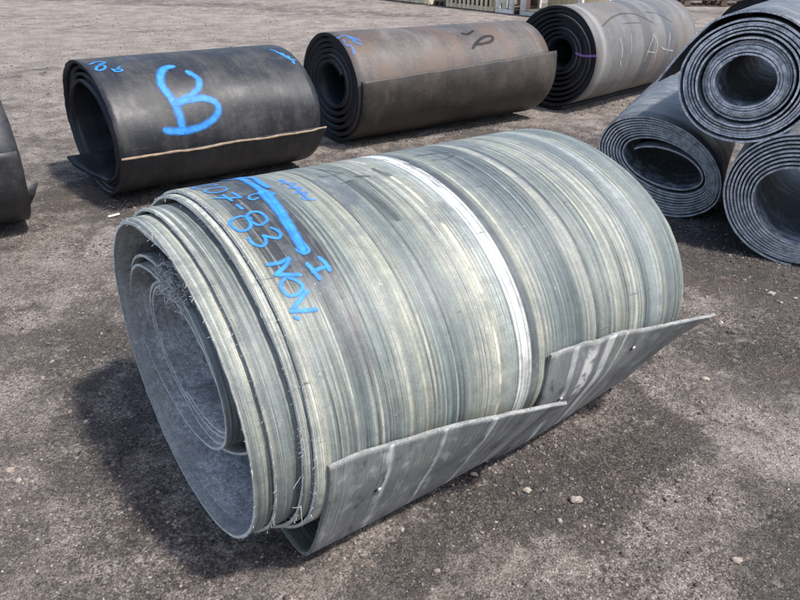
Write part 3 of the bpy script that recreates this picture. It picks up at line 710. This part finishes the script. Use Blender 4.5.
# ---- brown roll, middle of the back row
R3_O = (-.63, 6.045)
r3 = Roll(R3_O, .616, [(0, 0, .466, .508, .455, 0), (1, 0, .463, .466, .414, 0), (5.6, .0, .50, .235, .185, 8), (6.0, 0, .50, .22, .17, 10)], 19, .028, -1, .006, 9)
r3_root = empty("belt_roll", (R3_O[0], R3_O[1], 0), "long brownish thick belt roll in the back row with a darker overlapping end", "belt roll")
slant = lambda T, S, roll: (.018 * np.clip(1 - np.abs(T) / .05, 0, 1))[..., None] * roll.ou
# darker outer end lap
def slanted(T, S): return T
n = 60; w = np.linspace(0, 1, 40); S = np.repeat((0.01 + (2.205 - .01) * w)[None], n, 0); S[:, -1] += .035 * np.exp(-np.linspace(0, 9, n)) - .02 * np.linspace(0, 1, n)
T = np.linspace(0, 1, n)[:, None] * .47 + (-(-4 + 10 * w)[None, :] / 360.0) * (1 - np.linspace(0, 1, n)[:, None]) + .003 * fbm(S * 5, S * 0 + 1, 3)
P, N = r3.frame(T, S); lap = np.clip(1 - (T - T[0:1]) / .06, 0, 1); P = P + lap[..., None] * .007 * r3.ou
dd = np.linalg.norm(np.diff(P[:, 20], axis=0), axis=1)
lp = slab("belt_flap", P, N, r3.th * .8, np.concatenate([[0], np.cumsum(dd)])[:, None], S, T, [M_brnf, M_blki, M_eblk], r3_root); lp['label'] = "darker outer lap of the belt"
wind(r3, "wound_belt", .46, 6.0, lambda t: np.interp(t, [0, 1, 3, 6], [.0, .0, .01, .0]) + .008 * np.sin(t * 5), lambda t: np.full(np.shape(t), 2.18), [M_brn, M_blki, M_eblk], r3_root, per=70, nj=22, fray=.001)
stroke(r3, "painted_scribble", [[(-0.01, 70.3), (0.079, 74.9), (0.111, 64.4)], [(0.025, 65.8), (0.015, 57.8), (0.053, 56.0), (0.041, 46)], [(0.114, 72.3), (0.176, 61.9)], [(.09, 70), (.14, 66), (.10, 62), (.15, 58)]], .03, M_pdim, r3_root, off=.004, label="faded blue scribble at the left end")
stroke(r3, "scuff_mark", [(.045, [(1.265, 40), (1.348, 47.3), (1.471, 54.0), (1.56, 53.3), (1.517, 46.9), (1.396, 44.3), (1.311, 44.3)]), (.04, [(1.256, 62.0), (1.30, 60), (1.398, 65.3)])], .03, M_scuff, r3_root, off=.004, label="black looped scuff like a letter P")
# ---- grey roll right of it
R4_O = (1.56, 7.482)
r4 = Roll(R4_O, .786, [(0, 0, .52, .515, .510, 0), (1, 0, .52, .480, .475, 0), (7.6, .06, .57, .17, .165, 20), (8.2, .06, .57, .155, .15, 20)], -70, .026, -1, .004, 14)
r4_root = empty("belt_roll", (R4_O[0], R4_O[1], 0), "dusty grey belt roll with white chalk marks, right end of the back row", "belt roll")
wind(r4, "wound_belt", 0, 8.2, lambda t: .012 * np.sin(t * 4.3), cst(2.24), [M_gry, M_blki, M_eblk], r4_root, per=70, nj=24, fray=.001)
for nm, st, w, lab in (("chalk_mark", [[(0.482, 22.8), (0.5, 10.6), (0.487, 3.1)], [(0.482, -2.3), (0.502, -7.0)]], .035, "white chalk stroke with a dot"),
                       ("chalk_mark", [[(0.704, 26.6), (0.689, 14.3), (0.674, 3.4)]], .022, "thin white chalk stroke"),
                       ("chalk_mark", [[(1.025, -8.2), (1.083, 7.4), (1.191, 22.5)], [(1.191, 22.5), (1.265, 9.1), (1.247, -2.3), (1.257, -12.0)], [(1.045, 3.2), (1.237, 0.1)]], .03, "white chalk letter A"),
                       ("chalk_mark", [[(1.36, 5.7), (1.45, 2.1), (1.66, -2.0)], [(1.56, 19.9), (1.54, 9.3), (1.52, -4.1)]], .035, "white chalk cross")):
    stroke(r4, nm, st, w, M_chalk, r4_root, off=.004, label=lab)
stroke(r4, "scuff_mark", [(.035, [(0.24, 41.4), (0.48, 50.4), (0.728, 54.6), (0.978, 52.4), (1.119, 45.0), (1.251, 37.0)]), (.02, [(0.631, 40.7), (0.797, 40.7), (0.978, 39.2)]), (.025, [(1.235, 53.5), (1.426, 50.2), (1.562, 43.0), (1.687, 35.0)])], .03, M_sc4, r4_root, off=.004, label="black curved scuffs on the top")
# violet mark across the end face
def face_map(roll, s0):
    def f(u, z, off):
        P = roll.o + u[:, None] * roll.ou + z[:, None] * np.array([0, 0, 1.]) + (s0 - off) * roll.ax; return P, np.repeat(-roll.ax[None], len(u), 0)
    return f
stroke(r4, "painted_mark", [[(.27, .60), (.36, .585), (.50, .60)]], .035, M_mag, r4_root, off=.014, mapper=face_map(r4, 0), label="violet dash across the end of the windings")

# ---- black roll cut off by the left edge of the picture
RL_O = (-2.43 - 1.5 * math.cos(.65), 4.109 - 1.5 * math.sin(.65))
rlf = Roll(RL_O, .65, [(0, 0, .44, .54, .43, 0), (3.2, 0, .43, .46, .35, 0)], 14, .018, -1, .008, 20)
l_root = empty("belt_roll", (RL_O[0], RL_O[1], 0), "black belt roll cut off by the left edge of the picture", "belt roll")
wind(rlf, "wound_belt", 0, 3.2, cst(0), lambda t: np.interp(t, [0, .1, 3.2], [1.485, 1.50, 1.50]), [M_blk, M_blki, M_eblk], l_root, per=90, nj=18, fray=.001,
     disp=lambda T, S, roll: (.02 * np.clip(1 - np.abs(T) / .04, 0, 1))[..., None] * roll.ou)
# corner of the inner wrap sticking out of its far end
tt_ = np.linspace(.50, .545, 8); ww = np.linspace(1.40, 1.62, 6); S = np.repeat(ww[None], 8, 0); S = 1.40 + (S - 1.40) * np.linspace(1.0, .55, 8)[:, None]; T = np.repeat(tt_[:, None], 6, 1)
# ---- stack on the right
BL_O, BLA = (1.650, 4.325), 1.103
kb = [(0, 0, .320, .436, .286, -25), (1, .005, .320, .408, .264, -25), (8.6, .035, .333, .282, .150, -19), (9.35, .038, .335, .262, .128, -16), (9.55, .035, .335, .240, .112, -14), (9.86, .03, .335, .220, .090, -10)]
bl = Roll(BL_O, BLA, kb, -150, .0105, +1, .006, 31)
bl_root = empty("belt_roll", (BL_O[0], BL_O[1], 0), "blue-black belt roll on the ground at the left of the stack, squashed oval core", "belt roll", "belt rolls of the right-hand stack")
def jig(seed, amp): 
    r = np.random.default_rng(seed).uniform(-1, 1, 60)
    return lambda t: amp * np.interp(t, np.arange(60) * .9, r)
wind(bl, "wound_belt", 0, 9.84, lambda t: jig(3, .006)(t), cst(1.75), [M_blu, M_blui, M_eblu], bl_root, per=80, nj=12, fray=.0008)
BR_O, BRA = (2.166, 3.543), 1.033
br = Roll(BR_O, BRA, [(0, 0, .368, .405, .357, -26), (1, 0, .367, .385, .337, -26), (8.3, .02, .335, .268, .205, -24), (9.0, .02, .333, .255, .19, -24)], -60, .0105, -1, .005, 37)
br_root = empty("belt_roll", (BR_O[0], BR_O[1], 0), "blue-grey belt roll on the ground under the top one, cut off by the right edge", "belt roll", "belt rolls of the right-hand stack")
wind(br, "wound_belt", 0, 8.833, lambda t: jig(8, .007)(t), cst(1.6), [M_blu, M_blui, M_eblu], br_root, per=80, nj=12, fray=.0008)

T_O, TA = (1.804, 3.761), .98
tr = Roll(T_O, TA, [(0, .0, .957, .378, .342, 0), (1, 0.01, .957, .335, .310, 0), (2, .01, .955, .315, .292, 0), (5, .01, .955, .268, .25, 0), (6, .01, .955, .236, .218, 0), (7, .01, .955, .216, .20, 0), (12, .01, .957, .164, .140, 0), (13, .01, .957, .154, .130, 0)], 128, .0100, -1, .004, 43, jit=.0042)
t_root = empty("belt_roll", (T_O[0], T_O[1], 0), "tightly wound blue-grey belt roll on top of the stack, loose tail at its left", "belt roll", "belt rolls of the right-hand stack")
pu0, pz0 = tr.uz(np.array([0.0]), np.array([0.0])); pu0, pz0 = float(pu0[0]), float(pz0[0])
tail = [(-.455 + (pu0 + .455) * q, .895 + (pz0 - .895) * q + .02 * math.sin(q * math.pi)) for q in np.linspace(0, .94, 10)]
def t_sl(t): return np.interp(t, [0, .25, .6, 1, 2, 5, 5.6, 6, 6.5, 7, 13], [.05, .02, .0, .0, .03, .02, -.025, .0, .045, .035, -.015]) + jig(12, .016)(t)
wind(tr, "wound_belt", 0, 13, t_sl, cst(1.62), [M_blu, M_blui, M_eblul], t_root, per=80, nj=12, fray=.0008, prefix=tail)

# ---- dark roll behind the stack
RK_O = (4.76, 10.048)
rk = Roll(RK_O, .85, [(0, 0, .495, .487, .480, 0), (4, 0, .49, .36, .35, 0)], -60, .024, -1, .003, 51)
k_root = empty("belt_roll", (RK_O[0], RK_O[1], 0), "dark belt roll partly hidden behind the top of the stack", "belt roll")
wind(rk, "wound_belt", 0, 4, cst(0), cst(1.8), [M_blu, M_blki, M_eblk], k_root, per=60, nj=10, fray=.001)

# corner tab of the cropped roll
tb = np.array([(1.44, -.36, .30), (1.60, -.30, .33)])
P = rlf.o + np.array([[rlf.ax * s_ + rlf.ou * u_ + np.array([0, 0, z_]) for (s_, u_, z_) in row] for row in
    [[(1.40, .33, .15), (1.48, .33, .15), (1.505, .33, .15)], [(1.40, .37, .22), (1.50, .37, .22), (1.54, .375, .22)], [(1.40, .40, .30), (1.50, .40, .30), (1.575, .405, .31)]]])
N = np.broadcast_to(rlf.ou * .9 + np.array([0, 0, .3]), P.shape)
slab("belt_corner", P, N, .010, np.array([0, .07, .14])[:, None], np.repeat(np.array([[0, .1, .15]]), 3, 0), np.zeros((3, 3)), [M_blk, M_blki, M_eblk], l_root)

# ------------------------------------------------------------------ timber racks at the back
def box(cx, cy, cz, sx, sy, sz, bev=.004):
    """box with chamfered long edges: returns verts, quads"""
    x, y, z = sx / 2, sy / 2, sz / 2; b = min(bev, x * .4, y * .4, z * .4)
    me = []
    V = []; 
    for zz, k in ((-z, b), (-z + b, 0), (z - b, 0), (z, b)):
        V += [(-x + k, -y + k, zz), (x - k, -y + k, zz), (x - k, y - k, zz), (-x + k, y - k, zz)]
    F = [(3, 2, 1, 0), (12, 13, 14, 15)]
    for l in range(3):
        for i in range(4): F.append((l * 4 + i, l * 4 + (i + 1) % 4, (l + 1) * 4 + (i + 1) % 4, (l + 1) * 4 + i))
    return np.array(V) + np.array([cx, cy, cz]), np.array(F)
def part(name, dims, mat, parent, loc, cache={}):
    k = (name, dims, mat.name)
    if k not in cache:
        v, f = box(0, 0, 0, *dims, .006); cache[k] = mesh_np(name, v, f, mat, smooth=False)
    o = bpy.data.objects.new(name, cache[k]); C.objects.link(o); o.parent = parent; o.location = loc; return o
W_tan = mat_wood("weathered_tan_timber", (0.60, 0.50, 0.33), (0.72, 0.62, 0.44))
W_wht = mat_wood("white_painted_timber", (0.62, 0.60, 0.54), (0.74, 0.72, 0.66))
W_drk = mat_wood("dark_timber", (0.07, 0.05, 0.04), (0.14, 0.10, 0.075))
W_org = mat_wood("fresh_orange_timber", (0.50, 0.33, 0.19), (0.62, 0.44, 0.27))
M_red = mat_plain("dark_red_steel", (0.10, 0.028, 0.022), (0.17, 0.05, 0.04), 8, .6)
M_pink = mat_plain("pink_plastic_sheet", (0.55, 0.30, 0.27), (0.65, 0.38, 0.34), 14, .5)
d0 = np.array([3.53, -4.3]); d0 /= np.linalg.norm(d0); row_az = math.atan2(d0[1], d0[0]); g0 = np.array([-.43, 21.8])
def at_row(q, back=0.0):
    p = g0 + d0 * q + np.array([-d0[1], d0[0]]) * back; return (float(p[0]), float(p[1]), 0)
def slatted(q0, q1, label, h=.95, depth=1.1):
    L = q1 - q0; r = empty("slatted_crate", at_row((q0 + q1) / 2, depth / 2), label, "crate", "slatted timber crates in the far row"); r.rotation_euler = (0, 0, row_az)
    for y in (-depth / 2, depth / 2):
        part("rail", (L, .06, .10), W_tan, r, (0, y, .06)); part("rail", (L, .06, .10), W_tan, r, (0, y, h - .05)); part("rail", (L, .05, .08), W_tan, r, (0, y + (.0), h * .52))
    for x in (-L / 2 + .05, L / 2 - .05):
        for y in (-depth / 2 + .07, depth / 2 - .07): part("post", (.09, .07, h), W_tan, r, (x, y, h / 2))
    n = int(L / .155)
    for i in range(n):
        x = -L / 2 + (i + .5) * L / n; part("slat", (.075, .022, h - .02), W_tan, r, (x, -depth / 2 - .043, h / 2)); part("slat", (.075, .022, h - .02), W_tan, r, (x, depth / 2 + .043, h / 2))
    part("back_panel", (L - .2, .012, h - .2), W_drk, r, (0, -depth / 2 + .12, h / 2)); part("floor_board", (L - .12, depth - .2, .02), W_drk, r, (0, 0, .12))
    part("lid", (L + .04, depth + .12, .03), W_tan, r, (0, 0, h + .018))
slatted(-2.6, -.25, "slatted tan timber crate, far left of the crate row, mostly above the picture edge")
slatted(-.15, 1.85, "slatted tan timber crate left of the dark gap in the crate row")
slatted(2.45, 4.20, "slatted tan timber crate right of the dark gap, beside the white frame crate")
r = empty("skid", at_row(2.15, .5), "dark low timber skid in the gap between two slatted crates", "skid"); r.rotation_euler = (0, 0, row_az)
for x in (-.2, 0, .2): part("runner", (.08, 1.0, .10), W_drk, r, (x, 0, .05))
for y in np.linspace(-.42, .42, 6): part("board", (.50, .12, .022), W_drk, r, (0, float(y), .112))
def frame_crate(q0, q1, label, cat, mat, inner, h=.95, depth=1.0, uprights=2):
    L = q1 - q0; r = empty("frame_crate", at_row((q0 + q1) / 2, depth / 2), label, cat); r.rotation_euler = (0, 0, row_az)
    for y in (-depth / 2, depth / 2):
        part("rail", (L, .07, .09), mat, r, (0, y, .05)); part("rail", (L, .07, .16), mat, r, (0, y, h - .08))
    for i in range(uprights + 1):
        x = -L / 2 + .06 + (L - .12) * i / uprights
        for y in (-depth / 2 + .0, depth / 2 - .0): part("post", (.12, .075, h - .26), mat, r, (x, y, .10 + (h - .26) / 2))
    part("back_panel", (L - .1, .02, h - .1), inner, r, (0, depth / 2 - .06, h / 2 + .02)); part("floor_board", (L - .1, depth - .12, .03), inner, r, (0, 0, .12)); part("lid", (L, depth + .02, .03), mat, r, (0, 0, h + .018))
    return r
frame_crate(4.28, 4.85, "white timber frame crate with dark openings in the far row", "crate", W_wht, W_drk)
frame_crate(5.10, 6.9, "white-edged open crate with a tan back at the right of the far row", "crate", W_wht, W_tan, uprights=1)
# pink wrapped bundle between the two
v = I2V * np.array([.11, .2, .24]) * (1 + .10 * rng.uniform(-1, 1, (len(I2V), 1))); v[:, 2] = np.clip(v[:, 2], -.22, .3)
p = at_row(4.98, .3); v = v + np.array([0, 0, .22]); me = mesh_np("wrapped_bundle", v, I2F, M_pink); o = link("wrapped_bundle", me); o.location = p
tag(o, "small pink wrapped bundle between the two white frame crates", "bundle")
# red beam far left
r = empty("steel_beam", (-10.9, 20.0, 0), "dark red steel beam on the ground at the far upper left", "beam"); r.rotation_euler = (0, 0, .04)
part("web", (3.2, .02, .20), M_red, r, (0, 0, .12)); part("flange", (3.2, .16, .02), M_red, r, (0, 0, .012)); part("flange", (3.2, .16, .02), M_red, r, (0, 0, .232))
# orange timber blocks and dark pallet, upper right
for i, (x, y, rz, lab) in enumerate(((6.95, 20.75, .5, "orange timber block on the ground, left of the far pallet"), (7.30, 20.95, -.3, "second orange timber block, nearer the far pallet"))):
    v, f = box(0, 0, .14, .34, .20, .28, .01); o = link("timber_block", mesh_np("timber_block", v, f, W_org, smooth=False)); o.location = (x, y, 0); o.rotation_euler = (0, 0, rz); tag(o, lab, "timber block", "orange timber blocks by the pallet")
r = empty("wooden_pallet", (9.1, 21.9, 0), "brown timber pallet far behind at the top right", "pallet"); r.rotation_euler = (0, 0, .1)
for y in (-.5, 0, .5):
    for x in (-1.1, 0, 1.1): part("block", (.18, .14, .13), W_drk, r, (x, y, .085))
    part("bottom_board", (2.4, .12, .02), W_drk, r, (0, y, .01))
for x in np.linspace(-1.1, 1.1, 13): part("deck_board", (.13, 1.15, .025), W_drk, r, (float(x), 0, .165))

# ------------------------------------------------------------------ loose stones
M_st = mat_stone("loose_stone", None)
def rocks(n, px, py, size, name, sink=.25):
    V = []; F = []; tone = []
    k = len(IV)
    rot = rng.uniform(0, 2 * np.pi, n); cs, sn = np.cos(rot), np.sin(rot)
    sc = np.stack([size * rng.uniform(.8, 1.3, n), size * rng.uniform(.6, 1.0, n), size * rng.uniform(.4, .75, n)], -1)
    v = IV[None] * (1 + .28 * rng.uniform(-1, 1, (n, k, 1))) * sc[:, None]
    x = v[..., 0] * cs[:, None] - v[..., 1] * sn[:, None]; y = v[..., 0] * sn[:, None] + v[..., 1] * cs[:, None]
    z = v[..., 2] + (ground_h(px, py) + sc[:, 2] * (1 - 2 * sink) * .6)[:, None]
    V = np.stack([x + px[:, None], y + py[:, None], z], -1).reshape(-1, 3)
    F = (IF[None] + (np.arange(n) * k)[:, None, None]).reshape(-1, 3)
    tone = np.repeat(np.clip(rng.beta(1.7, 3.0, n), 0, 1), k)
    return mesh_np(name, V, F, M_st, smooth=False, attrs={'tone': tone})
def scatter(n, x0, x1, y0, y1, lo, hi, pw, clump=.0):
    x = rng.uniform(x0, x1, n * 3); y = y0 + (y1 - y0) * rng.random(n * 3) ** 1.3
    d = fbm(x * 2.5, y * 2.5, 3) + .5 * fbm(x * 12, y * 12, 2)
    keep = d > np.quantile(d, clump); x, y = x[keep][:n], y[keep][:n]
    s = lo * (hi / lo) ** (rng.random(len(x)) ** pw); return x, y, s
parts_ = [scatter(42000, -1.9, 2.4, .95, 3.6, .0012, .0050, 2.2, .30), scatter(14000, -4, 5, 3.3, 8.5, .003, .010, 2.2, .35), scatter(4500, -8, 9, 7.5, 18, .006, .020, 2.4, .3), scatter(4200, -1.9, 2.4, .95, 5, .0045, .012, 2.6, .45)]
for ro, L0, L1, uo, nn_, lo_, hi_ in ((big, -.5, 1.0, .40, 2500, .0015, .007), (rb, -.1, 1.5, .34, 1500, .003, .010), (r3, 0, 2.2, .28, 1500, .003, .011), (r4, 0, 2.2, .30, 900, .004, .012), (bl, 0, .9, .0, 500, .003, .009), (br, 0, .5, .0, 500, .003, .009), (rlf, .6, 1.6, .32, 500, .003, .010)):
    ss = rng.uniform(L0, L1, nn_); uu_ = uo + rng.normal(0, .07, nn_) if uo else rng.uniform(-.35, .35, nn_)
    if not uo: ss = L0 + rng.normal(0, .05, nn_)
    pp = ro.o + ss[:, None] * ro.ax + uu_[:, None] * ro.ou
    parts_.append((pp[:, 0], pp[:, 1], lo_ * (hi_ / lo_) ** (rng.random(nn_) ** 2.2)))
X = np.concatenate([a[0] for a in parts_]); Y = np.concatenate([a[1] for a in parts_]); Sz = np.concatenate([a[2] for a in parts_])
tag(link("gravel", rocks(len(X), X, Y, Sz, "gravel")), "loose gravel and small stones strewn over the dirt yard", "gravel", kind='stuff')
ST = [(.58, 1.655, .017, "pale grey stone with a dark left side, the largest in front of the end flaps"), (.12, 1.88, .012, "whitish stone just below the middle of the near end flap"),
      (.43, 1.70, .012, "flat brownish stone left of the largest pale stone"), (.26, 1.77, .011, "rounded pale stone below the near end flap"),
      (1.27, 2.36, .016, "pale stone near the tip of the far end flap"), (1.55, 2.75, .018, "dark brown stone right of the far end flap's tip"),
      (1.0, 1.42, .013, "white stone in the lower right dirt"), (-1.30, 1.75, .013, "pale flat stone left of the big roll's open end"),
      (-1.18, 1.50, .011, "reddish stone at the lower left in the roll's shadow"), (1.92, 3.15, .019, "light stone in front of the stack of rolls")]
for (x, y, s, lab) in ST:
    v = I2V * (1 + .22 * rng.uniform(-1, 1, (len(I2V), 1))) * np.array([s * 1.2, s * .85, s * .7]); 
    z = float(ground_h(np.array([x]), np.array([y]))[0]) + s * .35
    me = mesh_np("stone", v, I2F, M_st, smooth=False, attrs={'tone': np.full(len(v), .35 if 'dark' in lab[:5] or 'reddish' in lab else .74)})
    o = link("stone", me); o.location = (x, y, z); tag(o, lab, "stone")
# splinter of wood by the left rolls
v, f = box(0, 0, 0, .075, .022, .010, .003); v[:, 1] *= 1 - .6 * (v[:, 0] / .038) ** 2
o = link("wood_splinter", mesh_np("wood_splinter", v, f, W_wht, smooth=False)); o.location = (-1.84, 4.10, .010); o.rotation_euler = (0, 0, .8)
tag(o, "pale wood splinter on the dirt in front of the roll with the B", "splinter")
